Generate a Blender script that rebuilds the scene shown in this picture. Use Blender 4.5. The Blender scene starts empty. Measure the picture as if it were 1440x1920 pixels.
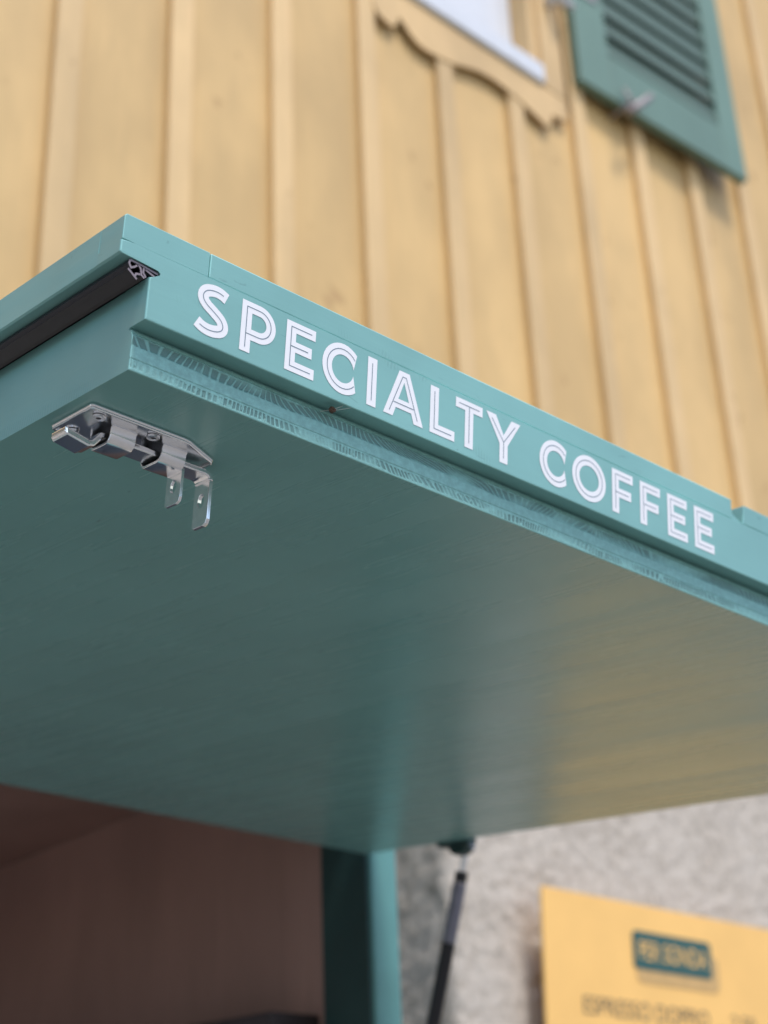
import bpy, bmesh, math, random
from mathutils import Vector, Matrix, noise
from mathutils.geometry import tessellate_polygon
random.seed(7)
R = math.radians
SC = bpy.context.scene
COL = SC.collection
Z0 = 2.0                         # height of the hatch's front lower corner above the pavement

# ------------------------------------------------------------------ camera
RW = Matrix(((0.73686732, -0.67495384, -0.03826037),
             (0.27934156, 0.35552636, -0.89194692),
             (0.61562557, 0.64655883, 0.45051841)))
cam_d = bpy.data.cameras.new('camera')
cam = bpy.data.objects.new('camera', cam_d)
COL.objects.link(cam)
rot = RW.transposed() @ Matrix(((1, 0, 0), (0, -1, 0), (0, 0, -1)))
M4 = rot.to_4x4()
M4.translation = Vector((-0.30338464, -0.45944361, -0.34664807 + Z0))
cam.matrix_world = M4
cam_d.sensor_fit = 'VERTICAL'
cam_d.sensor_height = 36.0
cam_d.sensor_width = 27.0
cam_d.lens = 2931.115 / 1920 * 36
cam_d.clip_start = 0.02
cam_d.clip_end = 400
cam_d.dof.use_dof = True
cam_d.dof.focus_distance = 0.70
cam_d.dof.aperture_fstop = 9.0
SC.camera = cam

# ------------------------------------------------------------------ sky, sun, exposure
SUN_EL, SUN_AZ = 58.0, 189.0      # azimuth clockwise from +Y (into the wall)
w = bpy.data.worlds.new('World')
SC.world = w
w.use_nodes = True
nt = w.node_tree
sky = nt.nodes.new('ShaderNodeTexSky')
sky.sky_type = 'NISHITA'
sky.sun_disc = False
sky.sun_elevation = R(SUN_EL)
sky.sun_rotation = R(SUN_AZ)
sky.air_density = 1.0
sky.dust_density = 1.5
sky.ozone_density = 1.0
nt.links.new(sky.outputs[0], nt.nodes['Background'].inputs[0])
nt.nodes['Background'].inputs[1].default_value = 0.12
sd = bpy.data.lights.new('sun', 'SUN')
sd.energy = 1.35
sd.angle = R(11)
sd.color = (1.0, 0.96, 0.92)
so = bpy.data.objects.new('sun', sd)
COL.objects.link(so)
sdir = Vector((math.sin(R(SUN_AZ)) * math.cos(R(SUN_EL)), math.cos(R(SUN_AZ)) * math.cos(R(SUN_EL)), math.sin(R(SUN_EL))))
so.rotation_euler = (-sdir).to_track_quat('-Z', 'Y').to_euler()
so.location = (0, -6, 8)
VS = SC.view_settings
VS.view_transform = 'Standard'
VS.look = 'None'
VS.gamma = 1.0
VS.use_curve_mapping = False
VS.exposure = 0.92

# ------------------------------------------------------------------ materials
class NB:
    """small node builder"""
    def __init__(s, name):
        s.m = bpy.data.materials.new(name)
        s.m.use_nodes = True
        s.t = s.m.node_tree
        s.b = s.t.nodes['Principled BSDF']
        s.co = None
    def n(s, ty, **kw):
        x = s.t.nodes.new(ty)
        for k, v in kw.items():
            setattr(x, k, v)
        return x
    def l(s, a, b):
        s.t.links.new(a, b)
    def setin(s, sock, v):
        if isinstance(v, bpy.types.NodeSocket):
            s.l(v, sock)
        else:
            sock.default_value = v
    def math(s, op, a, b=0.0, c=0.0, clamp=False):
        x = s.n('ShaderNodeMath', operation=op, use_clamp=clamp)
        s.setin(x.inputs[0], a); s.setin(x.inputs[1], b)
        if len(x.inputs) > 2: s.setin(x.inputs[2], c)
        return x.outputs[0]
    def coord(s, rnd=False):
        tc = s.n('ShaderNodeTexCoord')
        o = tc.outputs['Object']
        if rnd:
            oi = s.n('ShaderNodeObjectInfo')
            k = s.math('MULTIPLY', oi.outputs['Random'], 37.0)
            v = s.n('ShaderNodeVectorMath', operation='ADD')
            s.l(o, v.inputs[0]); s.l(k, v.inputs[1])
            o = v.outputs[0]
        return o
    def scale(s, v, sc):
        x = s.n('ShaderNodeVectorMath', operation='MULTIPLY')
        s.l(v, x.inputs[0]); x.inputs[1].default_value = sc
        return x.outputs[0]
    def noise(s, v, sc, detail=4.0, rough=0.55, dist=0.0):
        x = s.n('ShaderNodeTexNoise')
        s.l(v, x.inputs['Vector'])
        x.inputs['Scale'].default_value = sc
        x.inputs['Detail'].default_value = detail
        x.inputs['Roughness'].default_value = rough
        x.inputs['Distortion'].default_value = dist
        return x.outputs['Fac']
    def ss(s, v, a, b):
        x = s.n('ShaderNodeMapRange', interpolation_type='SMOOTHSTEP')
        s.setin(x.inputs[0], v)
        x.inputs[1].default_value = a; x.inputs[2].default_value = b
        return x.outputs[0]
    def mix(s, f, a, b):
        x = s.n('ShaderNodeMix', data_type='RGBA')
        s.setin(x.inputs['Factor'], f)
        for sock, v in ((x.inputs[6], a), (x.inputs[7], b)):
            s.setin(sock, v if isinstance(v, bpy.types.NodeSocket) else (v[0], v[1], v[2], 1))
        return x.outputs[2]
    def bump(s, h, strength, dist, prev=None):
        x = s.n('ShaderNodeBump')
        x.inputs['Strength'].default_value = strength
        x.inputs['Distance'].default_value = dist
        s.l(h, x.inputs['Height'])
        if prev is not None: s.l(prev, x.inputs['Normal'])
        return x.outputs[0]
    def out(s, col=None, rough=None, metal=None, normal=None, spec=None):
        if col is not None: s.setin(s.b.inputs['Base Color'], col if isinstance(col, bpy.types.NodeSocket) else (*col, 1))
        if rough is not None: s.setin(s.b.inputs['Roughness'], rough)
        if metal is not None: s.setin(s.b.inputs['Metallic'], metal)
        if normal is not None: s.l(normal, s.b.inputs['Normal'])
        if spec is not None: s.b.inputs['Specular IOR Level'].default_value = spec
        return s.m

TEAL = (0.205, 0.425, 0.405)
def mul(c, k): return tuple(x * k for x in c)

def mat_paint(name, grain=(1, 1, 1), rough=(0.30, 0.46), bmp=0.25, col=TEAL, var=0.10, gscale=1.0, hl=0.14, ticks=None):
    b = NB(name)
    o = b.coord()
    big = b.noise(o, 9.0, 3)
    fine = b.noise(b.scale(o, grain), 60.0 * gscale, 5, 0.65)
    peel = b.noise(o, 900.0, 2, 0.6)
    spk = b.ss(b.noise(o, 210.0, 2), 0.74, 0.78)
    c = b.mix(b.ss(big, 0.3, 0.7), mul(col, 1 - var), mul(col, 1 + var * 0.6))
    c = b.mix(b.math('MULTIPLY', b.ss(fine, 0.45, 0.8), hl), c, mul(col, 1.35))
    c = b.mix(b.math('MULTIPLY', spk, 0.35), c, mul(col, 0.45))
    if ticks == 'x':
        wr = b.ss(b.noise(b.scale(o, (0.25, 1, 1.4)), 160.0, 2, 0.6, 1.5), 0.70, 0.74)
        c = b.mix(b.math('MULTIPLY', wr, 0.4), c, mul(col, 0.55))
        lt = b.ss(b.noise(b.scale(o, (0.5, 1, 1)), 26.0, 4, 0.7), 0.50, 0.80)
        c = b.mix(b.math('MULTIPLY', lt, 0.30), c, mul(col, 1.3))
    if hl < 0.1:
        scr = b.ss(b.noise(b.scale(o, (1, 0.2, 1)), 190.0, 1), 0.80, 0.82)
        c = b.mix(b.math('MULTIPLY', scr, 0.7), c, mul(col, 0.3))
    r = b.n('ShaderNodeMapRange')
    b.l(fine, r.inputs[0]); r.inputs[1].default_value = 0.3; r.inputs[2].default_value = 0.7
    r.inputs[3].default_value = rough[0]; r.inputs[4].default_value = rough[1]
    nrm = b.bump(fine, bmp, 0.0006)
    nrm = b.bump(peel, bmp * 0.5, 0.00012, nrm)
    if ticks:
        # rows of fine tool and end-grain marks under the paint, in patches
        sp = b.n('ShaderNodeSeparateXYZ'); b.l(o, sp.inputs[0])
        a_ = sp.outputs[1] if ticks == 'y' else sp.outputs[0]
        ph = b.math('ADD', a_, b.math('MULTIPLY', b.noise(o, 14.0, 2), 0.02))
        sn = b.ss(b.math('SINE', b.math('MULTIPLY', ph, 2 * math.pi / 0.0021)), -0.3, 0.6)
        if ticks == 'y':
            zz_ = b.math('ADD', sp.outputs[2], b.math('MULTIPLY', b.noise(o, 40.0, 2), 0.003))
            msk = b.math('MULTIPLY', b.ss(zz_, 0.0018, 0.0026), b.math('SUBTRACT', 1.0, b.ss(zz_, 0.0066, 0.0082)))
            msk = b.math('MULTIPLY', msk, b.ss(b.noise(o, 17.0, 1), 0.42, 0.56))
        else:
            msk = b.ss(b.noise(b.scale(o, (1, 1, 1.6)), 42.0, 1), 0.64, 0.74)
        tk = b.math('MULTIPLY', sn, msk)
        c = b.mix(b.math('MULTIPLY', tk, 0.22), c, mul(col, 0.62))
        nrm = b.bump(tk, 0.35, 0.0003, nrm)
    return b.out(c, r.outputs[0], 0.0, nrm)

def mat_ply_edge():
    """painted plywood edge: three plies, ticks of torn end grain in the outer two"""
    b = NB('painted plywood edge')
    o = b.coord()
    sp = b.n('ShaderNodeSeparateXYZ'); b.l(o, sp.inputs[0])
    x, z = sp.outputs[0], sp.outputs[2]
    wob = b.noise(b.scale(o, (1, 0.2, 1)), 38.0, 3)
    wob2 = b.noise(b.scale(o, (1, 0.2, 0.3)), 11.0, 2)
    flow = b.math('MULTIPLY', b.math('SUBTRACT', b.noise(b.scale(o, (1, 0.0, 0.0)), 9.0, 2), 0.47), 22.0)
    def ticks(period, slant, amt, lo, hi):
        zc = b.math('SUBTRACT', z, 0.012 if period > 0.003 else 0.003)
        ph = b.math('ADD', x, b.math('MULTIPLY', zc, b.math('MULTIPLY', flow, slant)))
        ph = b.math('ADD', ph, b.math('MULTIPLY', wob2, amt))
        sn = b.math('SINE', b.math('MULTIPLY', ph, 2 * math.pi / period))
        return b.ss(sn, lo, hi)
    def band(lo, hi, e=0.0005):
        ws = b.math('ADD', z, b.math('MULTIPLY', b.math('SUBTRACT', wob, 0.5), 0.0042))
        return b.math('MULTIPLY', b.ss(ws, lo - e, lo + e), b.math('SUBTRACT', 1.0, b.ss(ws, hi - e, hi + e)))
    up = b.math('MULTIPLY', ticks(0.0040, 1.0, 0.06, -0.9, -0.2), band(0.0118, 0.0164))
    up = b.math('MULTIPLY', up, b.ss(b.noise(b.scale(o, (1, 0.1, 2.2)), 20.0, 2), 0.34, 0.50))
    dn = b.math('MULTIPLY', ticks(0.0026, 0.22, 0.05, -0.7, 0.3), band(0.0010, 0.0044, 0.0004))
    dn = b.math('MULTIPLY', dn, b.ss(b.noise(b.scale(o, (1, 0.1, 0.4)), 24.0, 2), 0.36, 0.55))
    dn = b.math('MULTIPLY', dn, b.ss(b.noise(b.scale(o, (1, 0.1, 0.6)), 420.0, 1), 0.30, 0.46))
    tk = b.math('MAXIMUM', up, dn)
    fine = b.noise(o, 700.0, 3, 0.7)
    grit = b.noise(b.scale(o, (1, 1, 1)), 320.0, 4, 0.75)
    c = b.mix(b.ss(grit, 0.35, 0.75), mul(TEAL, 0.92), mul(TEAL, 1.22))
    c = b.mix(b.math('MULTIPLY', tk, 0.85), c, mul(TEAL, 0.42))
    h = b.math('SUBTRACT', b.math('MULTIPLY', fine, 0.35), tk)
    nrm = b.bump(h, 0.75, 0.0006)
    return b.out(c, 0.48, 0.0, nrm)

def mat_wood_paint(name, col, rnd=True, var=0.12, knots=True, rough=0.55):
    b = NB(name)
    o = b.coord(rnd)
    big = b.noise(b.scale(o, (1, 1, 0.45)), 5.0, 4)
    gr = b.noise(b.scale(o, (9, 9, 0.5)), 14.0, 4, 0.6)
    sp = b.ss(b.noise(b.scale(o, (1, 1, 0.8)), 17.0, 2), 0.68, 0.76)
    c = b.mix(b.ss(big, 0.32, 0.68), mul(col, 1 - var), mul(col, 1 + var * 0.7))
    c = b.mix(b.math('MULTIPLY', b.ss(gr, 0.48, 0.75), 0.40), c, mul(col, 0.78))
    if knots:
        c = b.mix(b.math('MULTIPLY', sp, 0.55), c, (col[0] * 0.62, col[1] * 0.52, col[2] * 0.45))
    oi = b.n('ShaderNodeObjectInfo')
    hs = b.n('ShaderNodeHueSaturation')
    mr = b.n('ShaderNodeMapRange'); b.l(oi.outputs['Random'], mr.inputs[0])
    mr.inputs[3].default_value = 0.89; mr.inputs[4].default_value = 1.05
    b.l(mr.outputs[0], hs.inputs['Value']); b.l(c, hs.inputs['Color'])
    return b.out(hs.outputs[0], rough, 0.0, b.bump(gr, 0.3, 0.002))

def mat_plaster():
    b = NB('roughcast plaster')
    o = b.coord()
    a = b.noise(o, 9.0, 5, 0.6)
    f = b.noise(o, 80.0, 5, 0.7)
    d = b.ss(b.noise(o, 46.0, 3, 0.6), 0.50, 0.66)
    c = b.mix(b.ss(a, 0.3, 0.7), (0.52, 0.455, 0.385), (0.57, 0.505, 0.435))
    c = b.mix(b.math('MULTIPLY', d, 0.6), c, (0.34, 0.285, 0.225))
    c = b.mix(b.math('MULTIPLY', b.ss(f, 0.55, 0.75), 0.3), c, (0.76, 0.69, 0.62))
    return b.out(c, 0.9, 0.0, b.bump(f, 0.9, 0.006))

def mat_zinc(name='zinc plated steel', col=(0.90, 0.91, 0.94), rough=(0.17, 0.25)):
    b = NB(name)
    o = b.coord()
    f = b.noise(o, 700.0, 4, 0.7)
    g = b.noise(o, 130.0, 3)
    r = b.n('ShaderNodeMapRange'); b.l(g, r.inputs[0])
    r.inputs[1].default_value = 0.3; r.inputs[2].default_value = 0.7
    r.inputs[3].default_value = rough[0]; r.inputs[4].default_value = rough[1]
    c = b.mix(b.ss(f, 0.45, 0.8), col, mul(col, 0.9))
    return b.out(c, r.outputs[0], 1.0, b.bump(f, 0.02, 0.00001))

def mat_plain(name, col, rough=0.5, metal=0.0, nz=60.0, var=0.08, bmp=0.1, dist=0.0005):
    b = NB(name)
    o = b.coord()
    f = b.noise(o, nz, 4, 0.6)
    c = b.mix(b.ss(f, 0.3, 0.7), mul(col, 1 - var), mul(col, 1 + var))
    return b.out(c, rough, metal, b.bump(f, bmp, dist))

M = dict(
    fascia=mat_paint('teal paint on fascia', grain=(0.12, 1, 1.6), ticks='x'),
    side=mat_paint('teal paint on hatch side', grain=(1, 0.14, 1.6), rough=(0.36, 0.5), ticks='y'),
    under=mat_paint('teal paint under hatch', grain=(1.0, 0.05, 1), rough=(0.21, 0.34), bmp=0.28, var=0.05, gscale=0.5, hl=0.05),
    ply=mat_ply_edge(),
    paint_edge=mat_paint('thick paint on arrises', col=mul(TEAL, 1.42), var=0.3, rough=(0.35, 0.5), gscale=4.0),
    rubber=mat_plain('black rubber', (0.012, 0.011, 0.016), 0.42, nz=300),
    rubber_cut=mat_plain('cut rubber', (0.24, 0.20, 0.23), 0.7, nz=900),
    vinyl=mat_plain('white vinyl film', (0.83, 0.82, 0.84), 0.38, nz=40, var=0.01, bmp=0.02),
    inline=mat_plain('teal showing through vinyl', (0.16, 0.22, 0.27), 0.5, nz=200),
    zinc=mat_zinc(),
    zinc_dark=mat_plain('dark recess steel', (0.05, 0.05, 0.055), 0.5, 0.8),
    plank=mat_wood_paint('ochre painted plank', (0.665, 0.440, 0.185)),
    batten=mat_wood_paint('ochre painted batten', (0.69, 0.470, 0.225)),
    trim=mat_wood_paint('ochre painted trim', (0.67, 0.452, 0.215), knots=False),
    white=mat_plain('white gloss paint', (0.66, 0.67, 0.70), 0.4, nz=20, var=0.03),
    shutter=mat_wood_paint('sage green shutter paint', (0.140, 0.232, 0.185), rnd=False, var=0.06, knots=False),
    slat=mat_wood_paint('shutter green with slat shade', (0.085, 0.140, 0.112), var=0.06, knots=False),  # shutter green with the slats' shade put into the colour
    plaster=mat_plaster(),
    iron=mat_plain('weathered iron', (0.34, 0.30, 0.30), 0.55, 0.6, nz=90, var=0.3),
    poster=mat_plain('amber menu board', (0.90, 0.53, 0.165), 0.5, nz=4, var=0.05, bmp=0.0),
    ink=mat_plain('dark green ink', (0.020, 0.090, 0.085), 0.5, nz=50),
    ink2=mat_plain('brown grey ink', (0.20, 0.15, 0.085), 0.5, nz=50),
    shade_ink=mat_plain('tan print', (0.58, 0.36, 0.14), 0.5, nz=50),
    strut=mat_plain('black lacquered tube', (0.006, 0.006, 0.010), 0.3, nz=100),
    label_silver=mat_plain('silver sticker', (0.20, 0.20, 0.25), 0.3, 0.5, nz=100),
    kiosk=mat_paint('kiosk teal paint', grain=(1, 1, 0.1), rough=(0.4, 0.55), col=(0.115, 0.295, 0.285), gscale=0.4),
    jamb_shade=mat_paint('shaded jamb and bracket teal', grain=(1, 1, 0.1), rough=(0.4, 0.55), col=(0.014, 0.052, 0.050), gscale=0.4),  # inner reveal's shade put into the colour; also the bracket's own dark green
    brown=mat_wood_paint('brown interior lining', (0.41, 0.245, 0.20), rnd=False, knots=False, rough=0.6),
    worktop=mat_plain('grey steel worktop', (0.15, 0.165, 0.185), 0.45, nz=30),
    darkwood=mat_plain('dark shelf', (0.030, 0.020, 0.022), 0.5),
    paving=mat_plain('grey paving', (0.212, 0.200, 0.178), 0.85, nz=3, var=0.15, bmp=0.3, dist=0.01),
    dark=mat_plain('dark room', (0.03, 0.03, 0.035), 0.8),
    curtain=mat_plain('white curtain cloth', (0.70, 0.70, 0.73), 0.9, nz=12, var=0.06),
    insect=mat_plain('dry brown husk', (0.10, 0.055, 0.035), 0.8, nz=900, var=0.4),
    web=mat_plain('pale cobweb', (0.55, 0.55, 0.52), 0.8),
    roof=mat_plain('roof tiles', (0.22, 0.10, 0.07), 0.8),
)
gl = NB('window glass')
gl.out((0.9, 0.93, 0.95), 0.03)
gl.b.inputs['Transmission Weight'].default_value = 1.0
gl.b.inputs['IOR'].default_value = 1.45
M['glass'] = gl.m

# ------------------------------------------------------------------ object helpers
def obj(name, verts, faces, mats, parent=None, base=(0, 0, 0), smooth=False, bev=0.0, seg=2, label=None, fm=None, ang=40):
    me = bpy.data.meshes.new(name)
    bx, by, bz = base
    me.from_pydata([(v[0] - bx, v[1] - by, v[2] - bz) for v in verts], [], faces)
    if not isinstance(mats, (list, tuple)): mats = [mats]
    for m in mats: me.materials.append(M[m] if isinstance(m, str) else m)
    if fm:
        for p, k in zip(me.polygons, fm): p.material_index = k
    bm = bmesh.new(); bm.from_mesh(me)
    bmesh.ops.recalc_face_normals(bm, faces=bm.faces)
    bm.to_mesh(me); bm.free()
    if smooth:
        for p in me.polygons: p.use_smooth = True
    o = bpy.data.objects.new(name, me)
    COL.objects.link(o)
    if parent: o.parent = parent
    if bev:
        md = o.modifiers.new('bevel', 'BEVEL')
        md.width = bev; md.segments = seg; md.limit_method = 'ANGLE'; md.angle_limit = R(ang)
        md.harden_normals = False
    if label: o['label'] = label
    return o

def thing(name, base, label, cat, rot=(0, 0, 0), group=None):
    o = bpy.data.objects.new(name, None)
    o.empty_display_size = 0.05
    COL.objects.link(o)
    o.location = (base[0], base[1], base[2] + Z0)
    o.rotation_euler = rot
    o['label'] = label; o['category'] = cat
    if group: o['group'] = group
    return o

def box(x0, x1, y0, y1, z0, z1):
    v = [(x, y, z) for x in (x0, x1) for y in (y0, y1) for z in (z0, z1)]
    f = [(0, 1, 3, 2), (4, 6, 7, 5), (0, 4, 5, 1), (2, 3, 7, 6), (0, 2, 6, 4), (1, 5, 7, 3)]
    return v, f

def join(*parts):
    V, F = [], []
    for v, f in parts:
        k = len(V)
        V += list(v); F += [tuple(i + k for i in q) for q in f]
    return V, F

def prism(poly, a0, a1, axis, holes=()):
    """extrude a 2D polygon (with holes) along an axis ('x': (y,z); 'y': (x,z); 'z': (x,y))"""
    loops = [list(poly)] + [list(h) for h in holes]
    flat = [p for lp in loops for p in lp]
    def P(p, a):
        return (a, p[0], p[1]) if axis == 'x' else (p[0], a, p[1]) if axis == 'y' else (p[0], p[1], a)
    n = len(flat)
    V = [P(p, a0) for p in flat] + [P(p, a1) for p in flat]
    F = []
    if holes:
        tri = tessellate_polygon([[Vector((p[0], p[1], 0)) for p in lp] for lp in loops])
        for t in tri:
            F.append(tuple(t)); F.append(tuple(i + n for i in reversed(t)))
    else:
        F.append(tuple(range(n))); F.append(tuple(i + n for i in reversed(range(n))))
    k = 0
    for lp in loops:
        m = len(lp)
        for i in range(m):
            j = (i + 1) % m
            F.append((k + i, k + j, k + j + n, k + i + n))
        k += m
    return V, F

def cyl(p0, p1, r0, r1=None, n=16, caps=True):
    r1 = r0 if r1 is None else r1
    p0, p1 = Vector(p0), Vector(p1)
    d = (p1 - p0).normalized()
    a = d.orthogonal().normalized(); b = d.cross(a)
    V = []
    for p, r in ((p0, r0), (p1, r1)):
        for i in range(n):
            t = 2 * math.pi * i / n
            V.append(tuple(p + a * (r * math.cos(t)) + b * (r * math.sin(t))))
    F = [(i, (i + 1) % n, n + (i + 1) % n, n + i) for i in range(n)]
    if caps: F += [tuple(reversed(range(n))), tuple(range(n, 2 * n))]
    return V, F

def strip2d(path, t):
    """closed outline of a polyline of thickness t (mitred)"""
    L, Rr = [], []
    n = len(path)
    for i in range(n):
        p = Vector(path[i])
        d0 = (p - Vector(path[i - 1])).normalized() if i else None
        d1 = (Vector(path[i + 1]) - p).normalized() if i < n - 1 else None
        if d0 is None: d0 = d1
        if d1 is None: d1 = d0
        m = (d0 + d1)
        m = m.normalized() if m.length > 1e-6 else d0
        nn = Vector((-m.y, m.x))
        k = 1.0 / max(0.35, nn.dot(Vector((-d0.y, d0.x))))
        L.append(tuple(p + nn * (t / 2 * k))); Rr.append(tuple(p - nn * (t / 2 * k)))
    return L + Rr[::-1]

def circ(cx, cy, rx, ry=None, n=28, a0=0, a1=360):
    ry = rx if ry is None else ry
    full = abs(a1 - a0) >= 359.9
    m = n if full else n + 1
    return [(cx + rx * math.cos(R(a0 + (a1 - a0) * i / n)), cy + ry * math.sin(R(a0 + (a1 - a0) * i / n))) for i in range(m)]

# ================================================================== THE SETTING
gx = obj('ground', *box(-150, 150, -150, 150, -0.3, 0.0), 'paving')
gx['kind'] = 'structure'

# ================================================================== THE HOUSE
YW = 1.4591           # front face of the battens
X0, PER = 0.7602, 0.25
HB = (1.9, 1.5, -2.0)
house = thing('house', HB, 'ochre yellow board and batten house with a grey roughcast plaster ground floor', 'house')
ZP0, ZP1 = 0.98, 5.2                     # planks from, to
WX0, WX1, WZ0, WZ1 = 1.62, 2.17, 2.40, 3.72    # window opening

def shared(name, mesh_src, parent, loc):
    o = bpy.data.objects.new(name, mesh_src.data)
    COL.objects.link(o); o.parent = parent; o.location = loc
    for md in mesh_src.modifiers:
        m2 = o.modifiers.new('bevel', 'BEVEL')
        m2.width = md.width; m2.segments = md.segments; m2.limit_method = 'ANGLE'; m2.angle_limit = md.angle_limit
    return o

def local(p): return (p[0] - HB[0], p[1] - HB[1], p[2] - HB[2])
src_p = None; src_b = None
for i in range(-12, 18):
    xb = X0 + i * PER                    # left edge of batten
    xp0, xp1 = xb + 0.025 - 0.122 + 0.125, 0
    # plank between this batten and the next one
    px0 = xb + 0.027
    cut = px0 + 0.246 > WX0 and px0 < WX1
    if cut:
        for (a, bz) in ((ZP0, WZ0 - 0.01), (WZ1 + 0.01, ZP1)):
            obj('plank', *box(px0, px0 + 0.2340, YW + 0.0175, YW + 0.0355, a, bz), 'plank', house, HB)
    elif src_p is None:
        src_p = obj('plank', *box(-0.123, 0.1110, 0, 0.018, 0, ZP1 - ZP0), 'plank', house)
        src_p.location = local((px0 + 0.123, YW + 0.0175, ZP0))
    else:
        shared('plank', src_p, house, local((px0 + 0.123, YW + 0.0175 + random.uniform(-0.0008, 0.0008), ZP0)))
    bx0, bx1 = xb, xb + 0.052
    if bx1 > WX0 + 0.0 and bx0 < WX1 + 0.0:
        for (a, bz) in ((ZP0, WZ0 - 0.02), (WZ1 + 0.08, ZP1)):
            obj('batten', *box(bx0, bx1, YW, YW + 0.0170, a, bz), 'batten', house, HB, bev=0.002)
    elif src_b is None:
        src_b = obj('batten', *box(0, 0.052, 0, 0.0170, 0, ZP1 - ZP0), 'batten', house, bev=0.0022)
        src_b.location = local((bx0, YW, ZP0))
    else:
        shared('batten', src_b, house, local((bx0 + random.uniform(-0.002, 0.002), YW, ZP0)))
# core wall behind, eave
obj('wall_core', *join(box(-2.3, WX0 - 0.02, YW + 0.058, YW + 0.4, 0.976, ZP1), box(WX1 + 0.02, 5.4, YW + 0.058, YW + 0.4, 0.976, ZP1),
                       box(WX0 - 0.02, WX1 + 0.02, YW + 0.058, YW + 0.4, 0.976, WZ0 - 0.015), box(WX0 - 0.02, WX1 + 0.02, YW + 0.058, YW + 0.4, WZ1 + 0.015, ZP1)), 'trim', house, HB)
obj('eave_board', *box(-2.5, 5.6, YW - 0.35, YW + 0.5, ZP1, ZP1 + 0.06), 'trim', house, HB, bev=0.004)
obj('roof', *prism([(YW - 0.45, ZP1 + 0.061), (YW + 3.0, ZP1 + 1.9), (YW + 3.0, ZP1 + 2.02), (YW - 0.45, ZP1 + 0.18)], -2.6, 5.7, 'x'), 'roof', house, HB)
obj('ledge_board', *prism([(YW - 0.055, 0.925), (YW + 0.04, 0.925), (YW + 0.04, 0.978), (YW - 0.055, 0.955)], -2.3, 5.4, 'x'), 'trim', house, HB, bev=0.003)

# roughcast plaster: one real uneven sheet, fine where it shows
def arr(*seg):
    out = []
    for a, b_, st in seg:
        n = max(1, int(round((b_ - a) / st)))
        out += [a + (b_ - a) * k / n for k in range(n)]
    out.append(seg[-1][1])
    return out
XC = 1.625                               # corner where the plaster turns back into the recess
YS = 1.440
RC = 0.022
# path along the wall: down the return face, round the corner, then along the front
path = []
for yy in [2.30 - 0.05 * k for k in range(8)]:
    path.append((XC, yy, -1.0, 0.0))
yy = 1.88
while yy > YS + RC:
    path.append((XC, yy, -1.0, 0.0)); yy -= 0.0085
for k in range(7):
    t = R(90 * k / 6)
    path.append((XC + RC - RC * math.cos(t), YS + RC - RC * math.sin(t), -math.cos(t), -math.sin(t)))
for xx in arr((XC + RC + 0.006, 3.0, 0.0085), (3.0, 5.4, 0.12)):
    path.append((xx, YS, 0.0, -1.0))
zs = arr((-2.0, -0.2, 0.12), (-0.2, 0.8, 0.0085), (0.8, 0.924, 0.06))
V = []
for z in zs:
    for (x, y, ax_, ay_) in path:
        p = Vector((x, y, z))
        d = noise.fractal(p * 60, 0.8, 2.0, 3) * 0.0040 + noise.noise(p * 9) * 0.002
        V.append((x + ax_ * d, y + ay_ * d, z))
nx = len(path)
F = [(j * nx + i, j * nx + i + 1, (j + 1) * nx + i + 1, (j + 1) * nx + i) for j in range(len(zs) - 1) for i in range(nx - 1)]
obj('plaster_wall', V, F, 'plaster', house, HB, smooth=True)
obj('recess_wall', *box(-2.3, XC + 0.01, 2.30, 2.40, -2.0, 0.92), 'plaster', house, HB)
obj('soffit', *box(-2.3, XC + 0.03, YW + 0.060, 2.40, 0.9245, 0.975), 'trim', house, HB)

# window: scalloped apron board, sill, casing, white sash, glass, curtain
prof = [(1.555, 2.300), (1.570, 2.281), (1.592, 2.272), (1.615, 2.269), (1.628, 2.282), (1.636, 2.312), (1.650, 2.302), (1.668, 2.284), (1.692, 2.267), (1.720, 2.262), (1.745, 2.264),
        (1.780, 2.268), (1.816, 2.276), (1.855, 2.291), (1.897, 2.3035), (1.94, 2.309), (1.983, 2.307), (2.02, 2.301), (2.052, 2.295), (2.10, 2.280), (2.145, 2.266), (2.160, 2.282),
        (2.168, 2.316), (2.19, 2.322), (2.232, 2.330)]
win = obj('window', *prism(prof + [(2.232, 2.399), (1.555, 2.399)], YW - 0.004, YW + 0.0030, 'y'), 'trim', house, HB, bev=0.002, label='white window with scalloped ochre apron board')
obj('window_sill', *box(1.63, 2.141, YW - 0.016, YW + 0.09, 2.400, 2.460), 'white', win, HB, bev=0.004)
obj('window_casing', *box(2.150, 2.232, YW - 0.0055, YW + 0.0170, 2.4005, 3.80), 'trim', win, HB, bev=0.003)
obj('window_casing', *box(1.555, 1.628, YW - 0.0055, YW + 0.0170, 2.4005, 3.80), 'trim', win, HB, bev=0.003)
obj('window_casing', *box(1.6285, 2.1495, YW - 0.0055, YW + 0.0170, 3.72, 3.80), 'trim', win, HB, bev=0.003)
obj('window_reveal', *box(2.120, 2.149, YW + 0.004, YW + 0.16, 2.462, 3.719), 'trim', win, HB, bev=0.002)
obj('window_reveal', *box(1.629, 1.655, YW + 0.004, YW + 0.16, 2.462, 3.719), 'trim', win, HB, bev=0.002)
for (a, b_) in ((1.657, 1.735), (2.040, 2.118)):
    obj('window_stile', *box(a, b_, YW + 0.060, YW + 0.10, 2.464, 3.715), 'white', win, HB, bev=0.004)
for (a, b_) in ((2.464, 2.70), (3.63, 3.715)):
    obj('window_rail', *box(1.7355, 2.0395, YW + 0.057, YW + 0.098, a, b_), 'white', win, HB, bev=0.004)
obj('window_pane', *box(1.730, 2.045, YW + 0.074, YW + 0.080, 2.695, 3.635), 'glass', win, HB)
cv = []
n = 60
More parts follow.
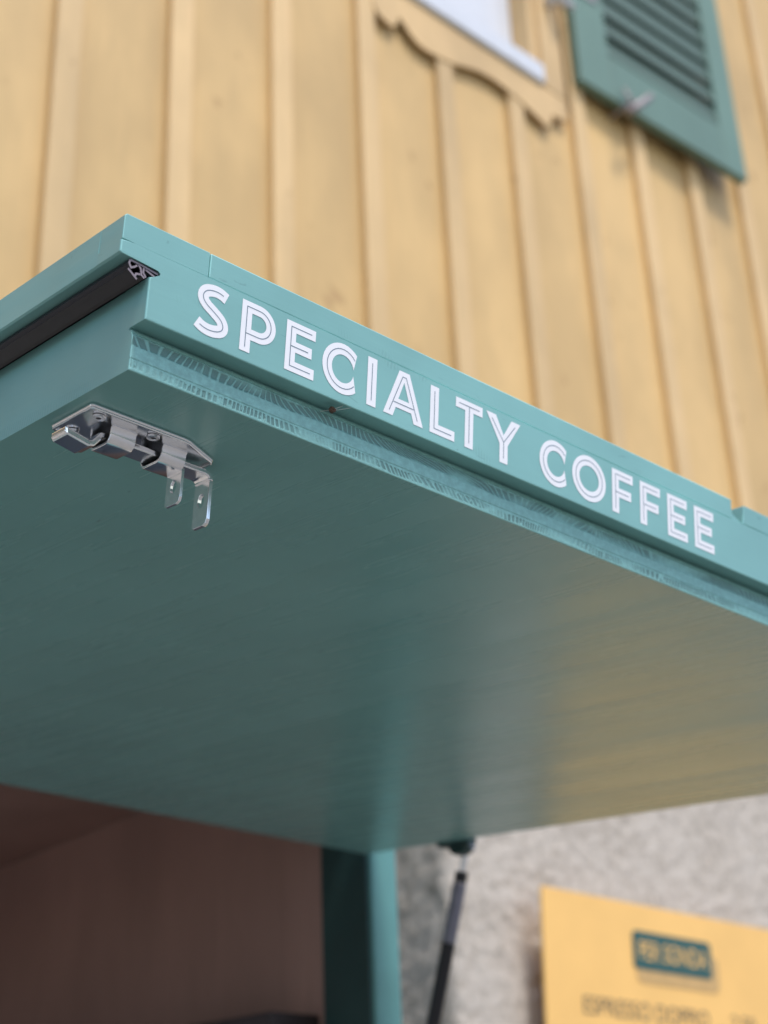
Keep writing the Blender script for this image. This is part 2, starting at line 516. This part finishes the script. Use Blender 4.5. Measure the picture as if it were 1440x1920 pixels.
for z in (2.47, 3.71):
    for i in range(n + 1):
        x = 1.66 + 0.455 * i / n
        cv.append((x, YW + 0.145 + 0.012 * math.sin(i * 0.9) + 0.006 * math.sin(i * 2.3 + 1), z))
obj('curtain', cv, [(i, i + 1, n + 2 + i, n + 1 + i) for i in range(n)], 'curtain', win, HB, smooth=True)

# shutter, open, standing a little off the wall at its free side
SA = math.atan2(-0.032, 0.688)
SB = (2.273, 1.4295, 2.480)
shut = obj('shutter', *box(0, 0.128, 0, 0.027, 0, 1.36), 'shutter', house, bev=0.003, label='sage green louvred shutter folded open beside the window')
shut.name = 'shutter'
shut.location = local(SB); shut.rotation_euler = (0, 0, SA)
SW = 0.689
obj('stile', *box(SW - 0.094, SW, 0, 0.027, 0, 1.36), 'shutter', shut, bev=0.003)
obj('rail', *box(0.1283, SW - 0.0943, 0.0006, 0.0264, 0.0, 0.158), 'shutter', shut, bev=0.003)
obj('rail', *box(0.1283, SW - 0.0943, 0.0006, 0.0264, 1.26, 1.36), 'shutter', shut, bev=0.003)
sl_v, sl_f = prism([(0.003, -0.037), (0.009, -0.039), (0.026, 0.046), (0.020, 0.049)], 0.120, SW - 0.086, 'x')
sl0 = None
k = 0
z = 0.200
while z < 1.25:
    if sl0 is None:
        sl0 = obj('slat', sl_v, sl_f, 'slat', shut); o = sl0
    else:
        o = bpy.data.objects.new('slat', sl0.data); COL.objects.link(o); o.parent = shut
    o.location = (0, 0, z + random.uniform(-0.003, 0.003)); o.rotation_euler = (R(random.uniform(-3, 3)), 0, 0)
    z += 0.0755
# iron stay that holds it: pin in the wall and turned catch
hk = join(cyl((0.165, 0.075, 0.000), (0.165, -0.030, 0.002), 0.006, n=10), cyl((0.142, -0.030, -0.048), (0.236, -0.036, 0.050), 0.012, 0.010, n=10), cyl((0.165, -0.026, 0.0), (0.158, -0.012, 0.055), 0.006, 0.004, n=8))
obj('shutter_catch', *hk, 'iron', shut, smooth=True).location = (0, 0, -0.008)
hg = join(cyl((-0.008, 0.012, 0.30), (-0.008, 0.012, 0.40), 0.008, n=12), box(-0.006, 0.10, -0.004, -0.001, 0.32, 0.37), box(-0.05, -0.006, 0.010, 0.014, 0.325, 0.365))
obj('hinge', *hg, 'iron', shut)
cb = join(cyl((-0.075, 0.022, 0.235), (-0.075, -0.025, 0.235), 0.016, 0.012, n=12), cyl((-0.075, -0.02, 0.235), (-0.03, -0.03, 0.205), 0.008, n=10), cyl((-0.088, -0.02, 0.29), (-0.066, -0.03, 0.20), 0.011, n=10))
obj('window_fastener', *cb, 'white', shut, smooth=True)

# ================================================================== THE MENU BOARD
PT = R(3.4)
menu = thing('menu_board', (1.790, 1.376, 0.2996), 'amber yellow menu board with a green logo hanging on the plaster wall', 'menu board', rot=(PT, 0, 0))
# local: x right, z up from the top edge, y into wall
obj('board', *box(0, 0.78, 0, 0.006, -0.98, 0), 'poster', menu, bev=0.0012)
def rrect(x0, x1, z0, z1, r, n=6):
    return circ(x1 - r, z1 - r, r, n=n, a0=0, a1=90) + circ(x0 + r, z1 - r, r, n=n, a0=90, a1=180) + circ(x0 + r, z0 + r, r, n=n, a0=180, a1=270) + circ(x1 - r, z0 + r, r, n=n, a0=270, a1=360)
K = 0.984
lx0, lx1, lz0, lz1 = 0.247 * K, 0.487 * K, -0.120 * K, -0.050 * K
obj('logo_shadow', *prism(rrect(lx0 + 0.008, lx1 + 0.022, lz0 - 0.024, lz1 - 0.026, 0.016), -0.0012, -0.0006, 'y'), 'shade_ink', menu)
lg = obj('logo', *prism(rrect(lx0, lx1, lz0, lz1, 0.010), -0.0022, -0.0016, 'y'), 'ink', menu, label='dark green logo plate printed on the menu')
def text_mesh(name, s, size, width, x, z, y, mat, parent, align='LEFT', bold=0.0):
    cu = bpy.data.curves.new(name, 'FONT')
    cu.body = s; cu.size = size; cu.fill_mode = 'FRONT' if hasattr(cu, 'fill_mode') else cu.fill_mode
    cu.offset = bold
    o = bpy.data.objects.new('tmp', cu); COL.objects.link(o)
    bpy.context.view_layer.update()
    dg = bpy.context.evaluated_depsgraph_get()
    me = bpy.data.meshes.new_from_object(o.evaluated_get(dg))
    bpy.data.objects.remove(o)
    xs_ = [v.co.x for v in me.vertices]; ys_ = [v.co.y for v in me.vertices]
    sx = width / (max(xs_) - min(xs_)); mx = min(xs_); my = min(ys_); sy = size / (max(ys_) - my)
    for v in me.vertices:
        v.co = ((v.co.x - mx) * sx + x, y, (v.co.y - my) * sy + z)
    me.materials.clear(); me.materials.append(M[mat])
    o = bpy.data.objects.new(name, me); COL.objects.link(o); o.parent = parent
    return o
text_mesh('logo_lettering', 'PER SONDA', 0.034, 0.205, lx0 + 0.017, (lz0 + lz1) / 2 - 0.017, -0.0028, 'poster', lg, bold=0.0)
text_mesh('menu_lettering', 'ESPRESSO DOPPIO', 0.031, 0.362, 0.0985 * K, -0.209, -0.0012, 'ink2', menu, bold=0.0)
text_mesh('price_lettering', '2.50', 0.031, 0.075, 0.540 * K, -0.209, -0.0012, 'ink2', menu, bold=0.0)
obj('hanger', *join(cyl((0.39, 0.008, -0.03), (0.39, 0.066, -0.03), 0.003, n=8), box(0.37, 0.41, 0.0062, 0.009, -0.05, -0.02)), 'iron', menu)
for xa in (0.02, 0.74):
    obj('spacer', *box(xa, xa + 0.02, 0.0062, 0.014, -0.96, -0.94), 'iron', menu)

# ================================================================== THE KIOSK
KB = (0.42, 1.36, -2.0)
kiosk = thing('kiosk', KB, 'teal wooden coffee kiosk with a brown lined interior under the raised hatch', 'kiosk')
KY0, KY1 = 0.803, 1.93
def kp(name, g, m, bev=0.0, par=None, label=None):
    return obj(name, *g, m, par or kiosk, KB, bev=bev, label=label)
def postbox(x0, x1, y0, y1, z0, z1):
    return box(x0, x1, y0, y1, z0, z1)
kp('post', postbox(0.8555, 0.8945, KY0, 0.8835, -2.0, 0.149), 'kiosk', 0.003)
kp('jamb_shade_lining', box(0.8515, 0.8553, KY0 + 0.004, 0.8830, -0.94, 0.149), 'jamb_shade', 0.001)  # thin sheet carrying the reveal's shade as darker colour
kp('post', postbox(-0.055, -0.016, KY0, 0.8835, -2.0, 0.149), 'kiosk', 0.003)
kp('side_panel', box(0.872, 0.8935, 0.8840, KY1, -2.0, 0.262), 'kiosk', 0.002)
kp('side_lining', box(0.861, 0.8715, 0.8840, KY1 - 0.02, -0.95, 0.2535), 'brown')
kp('side_panel', box(-0.054, -0.032, 0.8840, KY1, -2.0, -0.96), 'kiosk', 0.002)  # unseen left side kept open above this, shaped to let sky light in
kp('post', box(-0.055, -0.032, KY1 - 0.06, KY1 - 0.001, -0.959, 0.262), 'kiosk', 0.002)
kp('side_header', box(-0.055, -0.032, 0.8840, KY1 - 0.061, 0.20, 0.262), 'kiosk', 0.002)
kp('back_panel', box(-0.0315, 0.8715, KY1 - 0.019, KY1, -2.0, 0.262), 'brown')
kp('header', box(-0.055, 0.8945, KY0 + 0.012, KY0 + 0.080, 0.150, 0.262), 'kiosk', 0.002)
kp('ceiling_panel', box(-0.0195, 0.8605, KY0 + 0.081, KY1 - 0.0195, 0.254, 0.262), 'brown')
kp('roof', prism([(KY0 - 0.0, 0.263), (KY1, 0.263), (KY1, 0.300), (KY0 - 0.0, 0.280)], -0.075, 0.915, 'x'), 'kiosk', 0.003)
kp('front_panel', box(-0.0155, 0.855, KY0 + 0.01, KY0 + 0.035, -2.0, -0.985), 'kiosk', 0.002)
kp('counter', box(-0.0155, 0.8510, KY0 - 0.10, KY1 - 0.02, -0.983, -0.951), 'worktop', 0.004)
kp('floor_panel', box(-0.0315, 0.8715, KY0 + 0.036, KY1 - 0.02, -1.95, -1.90), 'darkwood')
kp('reflection_panel', box(0.8530, 0.8608, 0.8850, KY1 - 0.0205, -0.949, -0.36), 'worktop', 0.001)  # unseen grey panels, added to neutralise what the bolt reflects
kp('reflection_panel', box(-0.0190, 0.8525, KY1 - 0.028, KY1 - 0.0195, -0.949, -0.36), 'worktop', 0.001)
# corner shelf across the far right corner
kp('corner_shelf', prism([(0.8605, 0.900), (0.8605, 1.60), (0.70, 1.55), (0.795, 0.905)], -0.085, -0.062, 'z'), 'darkwood', 0.002, label='dark corner shelf inside the kiosk')

# ================================================================== GAS STRUT
s_top = Vector((0.872, 0.672, 0.0735)); s_bot = Vector((0.872, 0.787, -0.236))
ax = (s_bot - s_top).normalized()
strut = thing('gas_strut', tuple(s_bot), 'black gas strut with a silver label holding up the hatch', 'gas strut')
bb = tuple(s_bot)
def at(t): return s_top + ax * t
obj('tube', *cyl(at(0.096), at(0.335), 0.0074, n=24), 'strut', strut, bb, smooth=False, bev=0.001)
obj('label_sleeve', *cyl(at(0.034), at(0.0955), 0.0071, n=24), 'label_silver', strut, bb, bev=0.0006)
obj('end_nut', *cyl(at(0.022), at(0.0335), 0.0068, n=24), 'strut', strut, bb, bev=0.001)
obj('eye', *join(cyl(at(-0.004), at(0.0218), 0.0035, 0.0028, n=14), cyl(s_top + Vector((-0.008, 0, 0.002)), s_top + Vector((0.008, 0, 0.002)), 0.0052, n=18)), 'zinc', strut, bb, smooth=False)
obj('foot_bracket', *join(box(0.858, 0.878, 0.793, 0.8025, -0.255, -0.215), cyl((0.858, 0.792, -0.236), (0.878, 0.792, -0.236), 0.006, n=14)), 'strut', strut, bb, bev=0.0008)

# ================================================================== CORNER: COFFEE HATCH
TILT = 0.11462554
H, H1, S, D, W, LIP = 0.0650, 0.0205, 0.00854, 0.801, 0.8416, 0.0150
hatch = thing('serving_hatch', (0, 0, 0), 'raised teal wooden serving hatch lettered SPECIALTY COFFEE on its front edge', 'hatch', rot=(TILT, 0, 0))
# panel: underside, plywood front edge with proud plies, left flank
pp = [(S, 0.0), (S, 0.0050), (S + 0.0002, 0.0054), (S - 0.0001, 0.0060), (S - 0.0001, 0.0115), (S + 0.0003, 0.0121), (S + 0.0003, 0.0166), (S + 0.0012, 0.0176), (S + 0.0012, 0.0188),
      (S + 0.0030, 0.0192), (S + 0.0030, 0.0205), (0.0180, 0.0205), (0.0180, 0.0402), (D, 0.0402), (D, 0.0)]
v, f = prism(pp, 0.0, W, 'x')
npp = len(pp)
fm = []
for q in f:
    if len(q) != 4: fm.append(0); continue
    ys = [v[i][1] for i in q]; zz = [v[i][2] for i in q]
    if max(zz) < 1e-6: fm.append(1)
    elif max(ys) < S + 0.004: fm.append(2)
    else: fm.append(0)
def edge_bevel(g, fm_, w_, test):
    bm = bmesh.new()
    vs = [bm.verts.new(p) for p in g[0]]
    for q, k_ in zip(g[1], fm_): bm.faces.new([vs[i] for i in q]).material_index = k_
    es = [e for e in bm.edges if test(e.verts[0].co, e.verts[1].co)]
    bmesh.ops.bevel(bm, geom=es, offset=w_, segments=2, affect='EDGES', profile=0.6, material=3)
    bm.verts.index_update()
    r_ = ([tuple(v_.co) for v_ in bm.verts], [tuple(v_.index for v_ in f_.verts) for f_ in bm.faces], [f_.material_index for f_ in bm.faces])
    bm.free()
    return r_
v, f, fm = edge_bevel((v, f), fm, 0.0005, lambda a, b_: (a.z < 1e-6 and b_.z < 1e-6 and a.y < D - 0.01) or (a.x < 1e-6 and b_.x < 1e-6 and max(a.y, b_.y) < S + 0.0008))
panel = obj('panel', v, f, ['side', 'under', 'ply', 'paint_edge'], hatch, fm=fm)
obj('seal_bed', *box(0.0056, W - 0.0056, 0.0182, D, 0.0403, 0.0458), 'side', hatch)
obj('top_board', *prism([(-LIP + 0.0006, 0.0460), (-LIP - 0.0003, 0.0466), (-LIP - 0.0001, H - 0.0011), (-LIP + 0.0011, H), (W + LIP, H), (W + LIP, 0.0460)], 0.0180, D, 'y'), 'side', hatch)
# fascia with the lip, the slot for the seal and a small open joint at the corner
SM = 0.0527
fp = [(0.0, H1), (W, H1), (W, SM), (-0.0085, SM), (-LIP - 0.0004, SM - 0.0004), (-LIP - 0.0004, 0.0466),
      (-LIP + 0.0006, 0.0460), (0.0040, 0.0455), (0.0056, 0.0444), (0.0056, 0.0428), (0.0020, 0.0412), (0.0, 0.0405)]
def front_bevel(g, w):
    bm = bmesh.new()
    vs = [bm.verts.new(p) for p in g[0]]
    for q in g[1]: bm.faces.new([vs[i] for i in q])
    es = [e for e in bm.edges if all(abs(v_.co.y) < 1e-6 for v_ in e.verts)]
    bmesh.ops.bevel(bm, geom=es, offset=w, segments=2, affect='EDGES', profile=0.6, material=1)
    bm.verts.index_update()
    r_ = ([tuple(v_.co) for v_ in bm.verts], [tuple(v_.index for v_ in f_.verts) for f_ in bm.faces], [f_.material_index for f_ in bm.faces])
    bm.free()
    return r_
gv, gf, gm = front_bevel(prism(fp, 0.0, 0.0180, 'y'), 0.0006)
fascia = obj('fascia_board', gv, gf, ['fascia', 'paint_edge'], hatch, fm=gm)
gv, gf, gm = front_bevel(prism([(-0.0085, SM + 0.00003), (0.0292, SM + 0.00003), (0.0292, H), (-LIP + 0.0010, H), (-LIP, H - 0.0010), (-LIP, SM + 0.0001)], 0.0, 0.0180, 'y'), 0.00035)
obj('corner_block', gv, gf, ['fascia', 'paint_edge'], hatch, fm=gm)
obj('top_strip', *box(0.0297, 0.4080, 0.0001, 0.0179, SM + 0.00012, H), ['fascia', 'paint_edge'], hatch, bev=0.0006).modifiers[0].material = 1
obj('top_strip', *prism([(0.4185, SM + 0.00012), (W, SM + 0.00012), (W, H), (0.4205, H)], 0.0001, 0.0179, 'y'), ['fascia', 'paint_edge'], hatch, bev=0.0006).modifiers[0].material = 1
obj('strip_spacer', *prism([(0.4083, SM + 0.0001), (0.4183, SM + 0.0001), (0.4183, 0.0535), (0.4105, 0.0565), (0.4083, 0.0600)], 0.0012, 0.0179, 'y'), 'fascia', hatch)

# rubber seal: hollow lip profile running back along the left flank
seal_paths = [
    [(-0.0112, 0.0449), (-0.0040, 0.0446), (0.0045, 0.0437)],
    [(-0.0112, 0.0449), (-0.0116, 0.0432), (-0.0103, 0.0415), (-0.0085, 0.0424), (-0.0070, 0.0437)],
    [(-0.0062, 0.0441), (-0.0048, 0.0430), (-0.0040, 0.0402), (-0.0022, 0.0392)],
    [(-0.0030, 0.0441), (-0.0032, 0.0418), (-0.0014, 0.0399)],
    [(-0.0118, 0.0406), (-0.0092, 0.0391), (-0.0063, 0.0373)],
    [(-0.0076, 0.0383), (-0.0070, 0.0398), (-0.0050, 0.0402), (-0.0040, 0.0408)],
    [(-0.0020, 0.0436), (0.0010, 0.0427), (0.0030, 0.0421)],
]
V, F, FMt = [], [], []
for i, pth in enumerate(seal_paths):
    pr = strip2d([(x_ * 0.86 if x_ < 0 else x_, z_) for (x_, z_) in pth], 0.0009)
    off = 0.00004 * i
    pv, pf = prism(pr, 0.0008 + off, D - 0.002, 'y')
    n_ = len(pr)
    # quads for the ends instead of one ngon
    k = len(V)
    V += pv
    half = n_ // 2
    for j in range(half - 1):
        F.append(tuple(k + a for a in (j, j + 1, n_ - 2 - j, n_ - 1 - j))); FMt.append(1)
    for q in pf[2:]:
        F.append(tuple(k + a for a in q)); FMt.append(0)
seal = obj('rubber_seal', V, F, ['rubber', 'rubber_cut'], hatch, fm=FMt)
obj('seal_back', *box(-0.0088, 0.0050, 0.012, D - 0.003, 0.0412, 0.0436), 'rubber', seal)

# ------------------------------------------------------------------ lettering (white vinyl with an inline)
BZ, CZ = 0.0251, 0.0501
T = 0.0057
G = 0.00046
LY = -0.00018
def letter(ch, outer, holes, inl, closed=()):
    loops = [outer] + list(holes)
    flat = [p for lp in loops for p in lp]
    tri = tessellate_polygon([[Vector((p[0], p[1], 0)) for p in lp] for lp in loops])
    V = [(p[0], LY, p[1]) for p in flat]
    F = [tuple(t) for t in tri]; fm = [0] * len(F)
    for i, pth in enumerate(inl):
        y = LY - 0.00006 - 0.00002 * i
        pr = strip2d(pth, G); n_ = len(pr); k = len(V)
        V += [(p[0], y, p[1]) for p in pr]
        for j in range(n_ // 2 - 1):
            F.append((k + j, k + j + 1, k + n_ - 2 - j, k + n_ - 1 - j)); fm.append(1)
    o = obj('letter', V, F, ['vinyl', 'inline'], hatch, fm=fm, label='white letter %s with a fine inline' % ch)
    return o
def L_E(x0, x1, mid=True):
    x1m = x1 - 0.0018
    m0, m1 = 0.0351, 0.0404
    t = 0.0053
    o = [(x0, BZ), (x1, BZ), (x1, BZ + t), (x0 + T, BZ + t), (x0 + T, m0), (x1m, m0), (x1m, m1), (x0 + T, m1), (x0 + T, CZ - t), (x1, CZ - t), (x1, CZ), (x0, CZ)]
    c = x0 + T / 2; e = 0.0022
    letter('E', o, [], [[(x1 - e, BZ + t / 2), (c, BZ + t / 2), (c, CZ - t / 2), (x1 - e, CZ - t / 2)], [(c, (m0 + m1) / 2), (x1m - e, (m0 + m1) / 2)]])
def L_F(x0, x1):
    x1m = x1 - 0.0016
    m0, m1 = 0.0345, 0.0398
    t = 0.0053
    o = [(x0, BZ), (x0 + T, BZ), (x0 + T, m0), (x1m, m0), (x1m, m1), (x0 + T, m1), (x0 + T, CZ - t), (x1, CZ - t), (x1, CZ), (x0, CZ)]
    c = x0 + T / 2; e = 0.0022
    letter('F', o, [], [[(c, BZ + e), (c, CZ - t / 2), (x1 - e, CZ - t / 2)], [(c, (m0 + m1) / 2), (x1m - e, (m0 + m1) / 2)]])
def L_P(x0, x1):
    t = 0.0053
    zb = 0.0316                                    # underside of bowl
    ro = (CZ - zb) / 2; cz = (CZ + zb) / 2; cx = x1 - ro
    o = [(x0, BZ), (x0 + T, BZ), (x0 + T, zb)] + circ(cx, cz, ro, n=22, a0=-90, a1=90) + [(x0, CZ)]
    ri = ro - t
    h = [(x0 + T, cz - ri)] + circ(cx, cz, ri, n=18, a0=-90, a1=90) + [(x0 + T, cz + ri)]
    c = x0 + T / 2; rm = ro - t / 2; e = 0.0022
    letter('P', o, [h], [[(c, BZ + e), (c, CZ - t / 2)] + circ(cx, cz, rm, n=20, a0=90, a1=-90) + [(c, cz - rm)]])
def L_C(x0, x1):
    cz = (BZ + CZ) / 2; ry = (CZ - BZ) / 2 + 0.0003; rx = (x1 - x0) * 0.60; cx = x0 + rx
    a = math.degrees(math.acos(max(-1, min(1, (x1 - cx) / rx))))
    def arc(q, n=26):
        # open at the right, cut by a vertical line at x1
        rxx, ryy = rx - q, ry - q
        aa = math.degrees(math.acos(max(-1, min(1, (x1 - cx) / rxx)))) if rxx > (x1 - cx) else 12
        return circ(cx, cz, rxx, ryy, n=n, a0=aa, a1=360 - aa)
    out = arc(0); inn = arc(T)
    # terminals cut by the vertical x = x1
    o = out + inn[::-1]
    rm = arc(T / 2)
    letter('C', o, [], [rm[1:-1]])
def L_S(x0, x1):
    w = x1 - x0; t = T
    zt, zb = CZ + 0.0002, BZ - 0.0003
    cx = (x0 + x1) / 2
    # centre line through control points, smoothed
    P = [(x1 - 0.0024, zt - 0.0043), (x1 - 0.0056, zt - 0.0030), (cx + 0.0002, zt - 0.0028), (x0 + 0.0050, zt - 0.0041), (x0 + 0.0033, zt - 0.0073), (x0 + 0.0050, zt - 0.0104),
         (cx + 0.0010, zt - 0.0132), (x1 - 0.0042, zt - 0.0158), (x1 - 0.0029, zt - 0.0190), (x1 - 0.0048, zb + 0.0040), (cx - 0.0006, zb + 0.0028), (x0 + 0.0044, zb + 0.0034), (x0 + 0.0014, zb + 0.0050)]
    for _ in range(3):
        Q = [P[0]]
        for a, b_ in zip(P, P[1:]):
            Q += [(a[0] * .75 + b_[0] * .25, a[1] * .75 + b_[1] * .25), (a[0] * .25 + b_[0] * .75, a[1] * .25 + b_[1] * .75)]
        P = Q + [P[-1]]
    o = strip2d(P, t)
    letter('S', o, [], [P[8:-8]])
def L_O(x0, x1):
    cx, cz = (x0 + x1) / 2, (BZ + CZ) / 2; rx, ry = (x1 - x0) / 2, (CZ - BZ) / 2 + 0.0004
    ring = circ(cx, cz, rx - T / 2, ry - T / 2, n=40)
    letter('O', circ(cx, cz, rx, ry, n=44), [circ(cx, cz, rx - T, ry - T, n=36)], [ring + ring[:1]])
def poly_letter(ch, o, holes, inl): letter(ch, o, holes, inl)
L_S(0.0238, 0.0423); L_P(0.0484, 0.0676); L_E(0.0736, 0.0906); L_C(0.0952, 0.1158)
poly_letter('I', [(0.1227, BZ), (0.1285, BZ), (0.1285, CZ), (0.1227, CZ)], [], [[(0.1256, BZ + 0.0028), (0.1256, CZ - 0.0028)]])
poly_letter('A', [(0.1333, BZ), (0.1394, BZ), (0.1412, 0.0301), (0.1512, 0.0301), (0.1530, BZ), (0.1591, BZ), (0.1494, CZ), (0.1428, CZ)], [[(0.1427, 0.0350), (0.1461, 0.0446), (0.1496, 0.0350)]],
            [[(0.1371, BZ + 0.0022), (0.1450, 0.0473), (0.1473, 0.0473), (0.1553, BZ + 0.0022)], [(0.1396, 0.0326), (0.1528, 0.0326)]])
poly_letter('L', [(0.1635, BZ), (0.1803, BZ), (0.1803, BZ + 0.0053), (0.1692, BZ + 0.0053), (0.1692, CZ), (0.1635, CZ)], [], [[(0.1664, CZ - 0.0026), (0.1664, BZ + 0.0026), (0.1781, BZ + 0.0026)]])
poly_letter('T', [(0.1873, BZ), (0.1931, BZ), (0.1931, CZ - 0.0053), (0.1996, CZ - 0.0053), (0.1996, CZ), (0.1808, CZ), (0.1808, CZ - 0.0053), (0.1873, CZ - 0.0053)], [],
            [[(0.1830, CZ - 0.0026), (0.1974, CZ - 0.0026)], [(0.1902, CZ - 0.0026), (0.1902, BZ + 0.0026)]])
poly_letter('Y', [(0.2120, BZ), (0.2179, BZ), (0.2179, 0.0354), (0.2271, CZ), (0.2205, CZ), (0.2149, 0.0405), (0.2092, CZ), (0.2022, CZ), (0.2120, 0.0354)], [],
            [[(0.2063, CZ - 0.0026), (0.21495, 0.0366), (0.21495, BZ + 0.0026)], [(0.2232, CZ - 0.0026), (0.21495, 0.0366)]])
L_C(0.2417, 0.2625); L_O(0.2670, 0.2940); L_F(0.2993, 0.3168); L_F(0.3229, 0.3405); L_E(0.3468, 0.3645); L_E(0.3711, 0.3891)

# ------------------------------------------------------------------ bolt under the hatch
plate = [(0.0075, 0.0457), (0.0560, 0.0457), (0.0595, 0.0463), (0.0785, 0.0555), (0.0800, 0.0580), (0.0800, 0.0680), (0.0785, 0.0702), (0.0595, 0.0795), (0.0560, 0.0800), (0.0075, 0.0800), (0.0062, 0.0790), (0.0062, 0.0467)]
bolt = obj('door_bolt', *prism(plate, -0.0018, 0.0, 'z'), 'zinc', hatch, bev=0.0007, seg=3, label='zinc plated sliding bolt with padlock tabs screwed under the hatch')
cxp, cyp = 0.043, 0.0629
inner = [(cxp + (x - cxp) * 0.955, cyp + (y - cyp) * 0.90) for (x, y) in plate]
rim_o = [(cxp + (x - cxp) * 0.992, cyp + (y - cyp) * 0.984) for (x, y) in plate]
obj('plate_rim', *prism(rim_o, -0.0027, -0.0017, 'z', holes=[inner]), 'zinc', bolt, bev=0.0005, seg=2)
scr_v, scr_f = cyl((0, 0, -0.0036), (0, 0, -0.0020), 0.0027, 0.0038, n=24)
sock = circ(0, 0, 0.0013, n=6)
sc0 = None
for (x, y) in ((0.0145, 0.0530), (0.0430, 0.0525), (0.0145, 0.0745), (0.0445, 0.0745)):
    ring_v, ring_f = prism(circ(0, 0, 0.0030, n=24), -0.0031, -0.0020, 'z', holes=[sock])
    o = obj('screw', ring_v, ring_f, 'zinc', bolt, bev=0.0003)
    o.location = (x, y, 0); o.rotation_euler = (0, 0, random.uniform(0, 1))
    o2 = obj('screw_recess', *prism(circ(0, 0, 0.0014, n=12), -0.00245, -0.0021, 'z'), 'zinc_dark', bolt)
    o2.location = (x, y, 0)
gp = [(0.0560, -0.0017), (0.0572, -0.0026)] + [(0.0610 - 0.0036 * math.cos(R(t)), -0.0056 - 0.0036 * math.sin(R(t))) for t in (0, 22, 45, 67, 90)] + [(0.0705 + 0.0036 * math.sin(R(t)), -0.0056 - 0.0036 * math.cos(R(t))) for t in (0, 22, 45, 67, 90)] + [(0.0743, -0.0019)]
for (a, b_) in ((0.0238, 0.0370), (0.0512, 0.0645)):
    obj('bolt_guide', *prism(strip2d(gp, 0.0013), a, b_, 'x'), 'zinc', bolt, bev=0.00035, smooth=True, ang=50)
bar = [(0.0035, -0.0092), (0.0050, -0.0104), (0.0150, -0.0120), (0.0178, -0.0113), (0.0200, -0.0085), (0.0216, -0.0062), (0.0240, -0.0055), (0.0785, -0.0055), (0.0805, -0.0060), (0.0818, -0.0074), (0.0820, -0.0090)]
obj('bolt_bar', *prism(strip2d(bar, 0.0026), 0.0604, 0.0722, 'y'), 'zinc', bolt, bev=0.0006, seg=2, ang=50)
obj('handle', *prism([(0.0030, -0.0080), (0.0150, -0.0105), (0.0170, -0.0120), (0.0160, -0.0138), (0.0038, -0.0116)], 0.0600, 0.0726, 'y'), 'zinc', bolt, bev=0.0007)
def tab(x0, x1, z0, z1, y0, y1, hz, slot):
    c = 0.003
    o_ = [(y0, z0), (y1, z0), (y1, z1), (y0 + c, z1), (y0, z1 + c)]
    o_ = [(y0, z0), (y1, z0), (y1, z1 + c * 0.4), (y1 - c * 0.4, z1), (y0 + c, z1), (y0 + c * 0.3, z1 + c * 0.3), (y0, z1 + c)]
    h_ = circ((y0 + y1) / 2, hz, 0.0024, slot, n=16)
    obj('padlock_tab', *prism(o_, x0, x1, 'x', holes=[h_]), 'zinc', bolt, bev=0.0003)
tab(0.0811, 0.0831, -0.0091, -0.0312, 0.0604, 0.0722, -0.0180, 0.0034)
tab(0.0652, 0.0667, -0.0080, -0.0250, 0.0604, 0.0722, -0.0158, 0.0034)
obj('tab_root', *box(0.0640, 0.0668, 0.0604, 0.0722, -0.0096, -0.0080), 'zinc', bolt, bev=0.0004)
# bracket on the right flank where the strut pushes
obj('strut_bracket', *join(box(W + 0.0005, W + 0.0140, 0.645, 0.690, -0.004, 0.0400), prism([(0.652, -0.0042), (0.662, -0.0120), (0.674, -0.0120), (0.682, -0.0042)], W + 0.008, W + 0.0210, 'x')), 'jamb_shade', hatch, bev=0.001)

# small husk caught in a cobweb under the fascia edge
hb = Matrix.Rotation(TILT, 3, 'X') @ Vector((0.1062, 0.0040, 0.0176))
husk = thing('insect_husk', tuple(hb), 'tiny brown insect husk hanging in a cobweb below the lettered fascia', 'insect')
bm = bmesh.new()
bmesh.ops.create_icosphere(bm, subdivisions=3, radius=0.0016)
for v_ in bm.verts:
    v_.co *= 1 + 0.5 * noise.noise(v_.co * 900)
    v_.co.z *= 0.8
vv = [tuple(v_.co) for v_ in bm.verts]; ff = [tuple(x.index for x in f_.verts) for f_ in bm.faces]
bm.free()
obj('body', vv, ff, 'insect', husk)
obj('cobweb', *join(cyl((0, 0, 0), (0.006, -0.0032, 0.0036), 0.00012, n=5), cyl((0, 0, 0), (-0.004, 0.004, -0.0005), 0.0001, n=5), cyl((0.001, 0, 0), (0.009, -0.0036, 0.0028), 0.0001, n=5), cyl((0, 0, 0), (0.002, 0.0045, 0.0020), 0.0001, n=5)), 'web', husk)
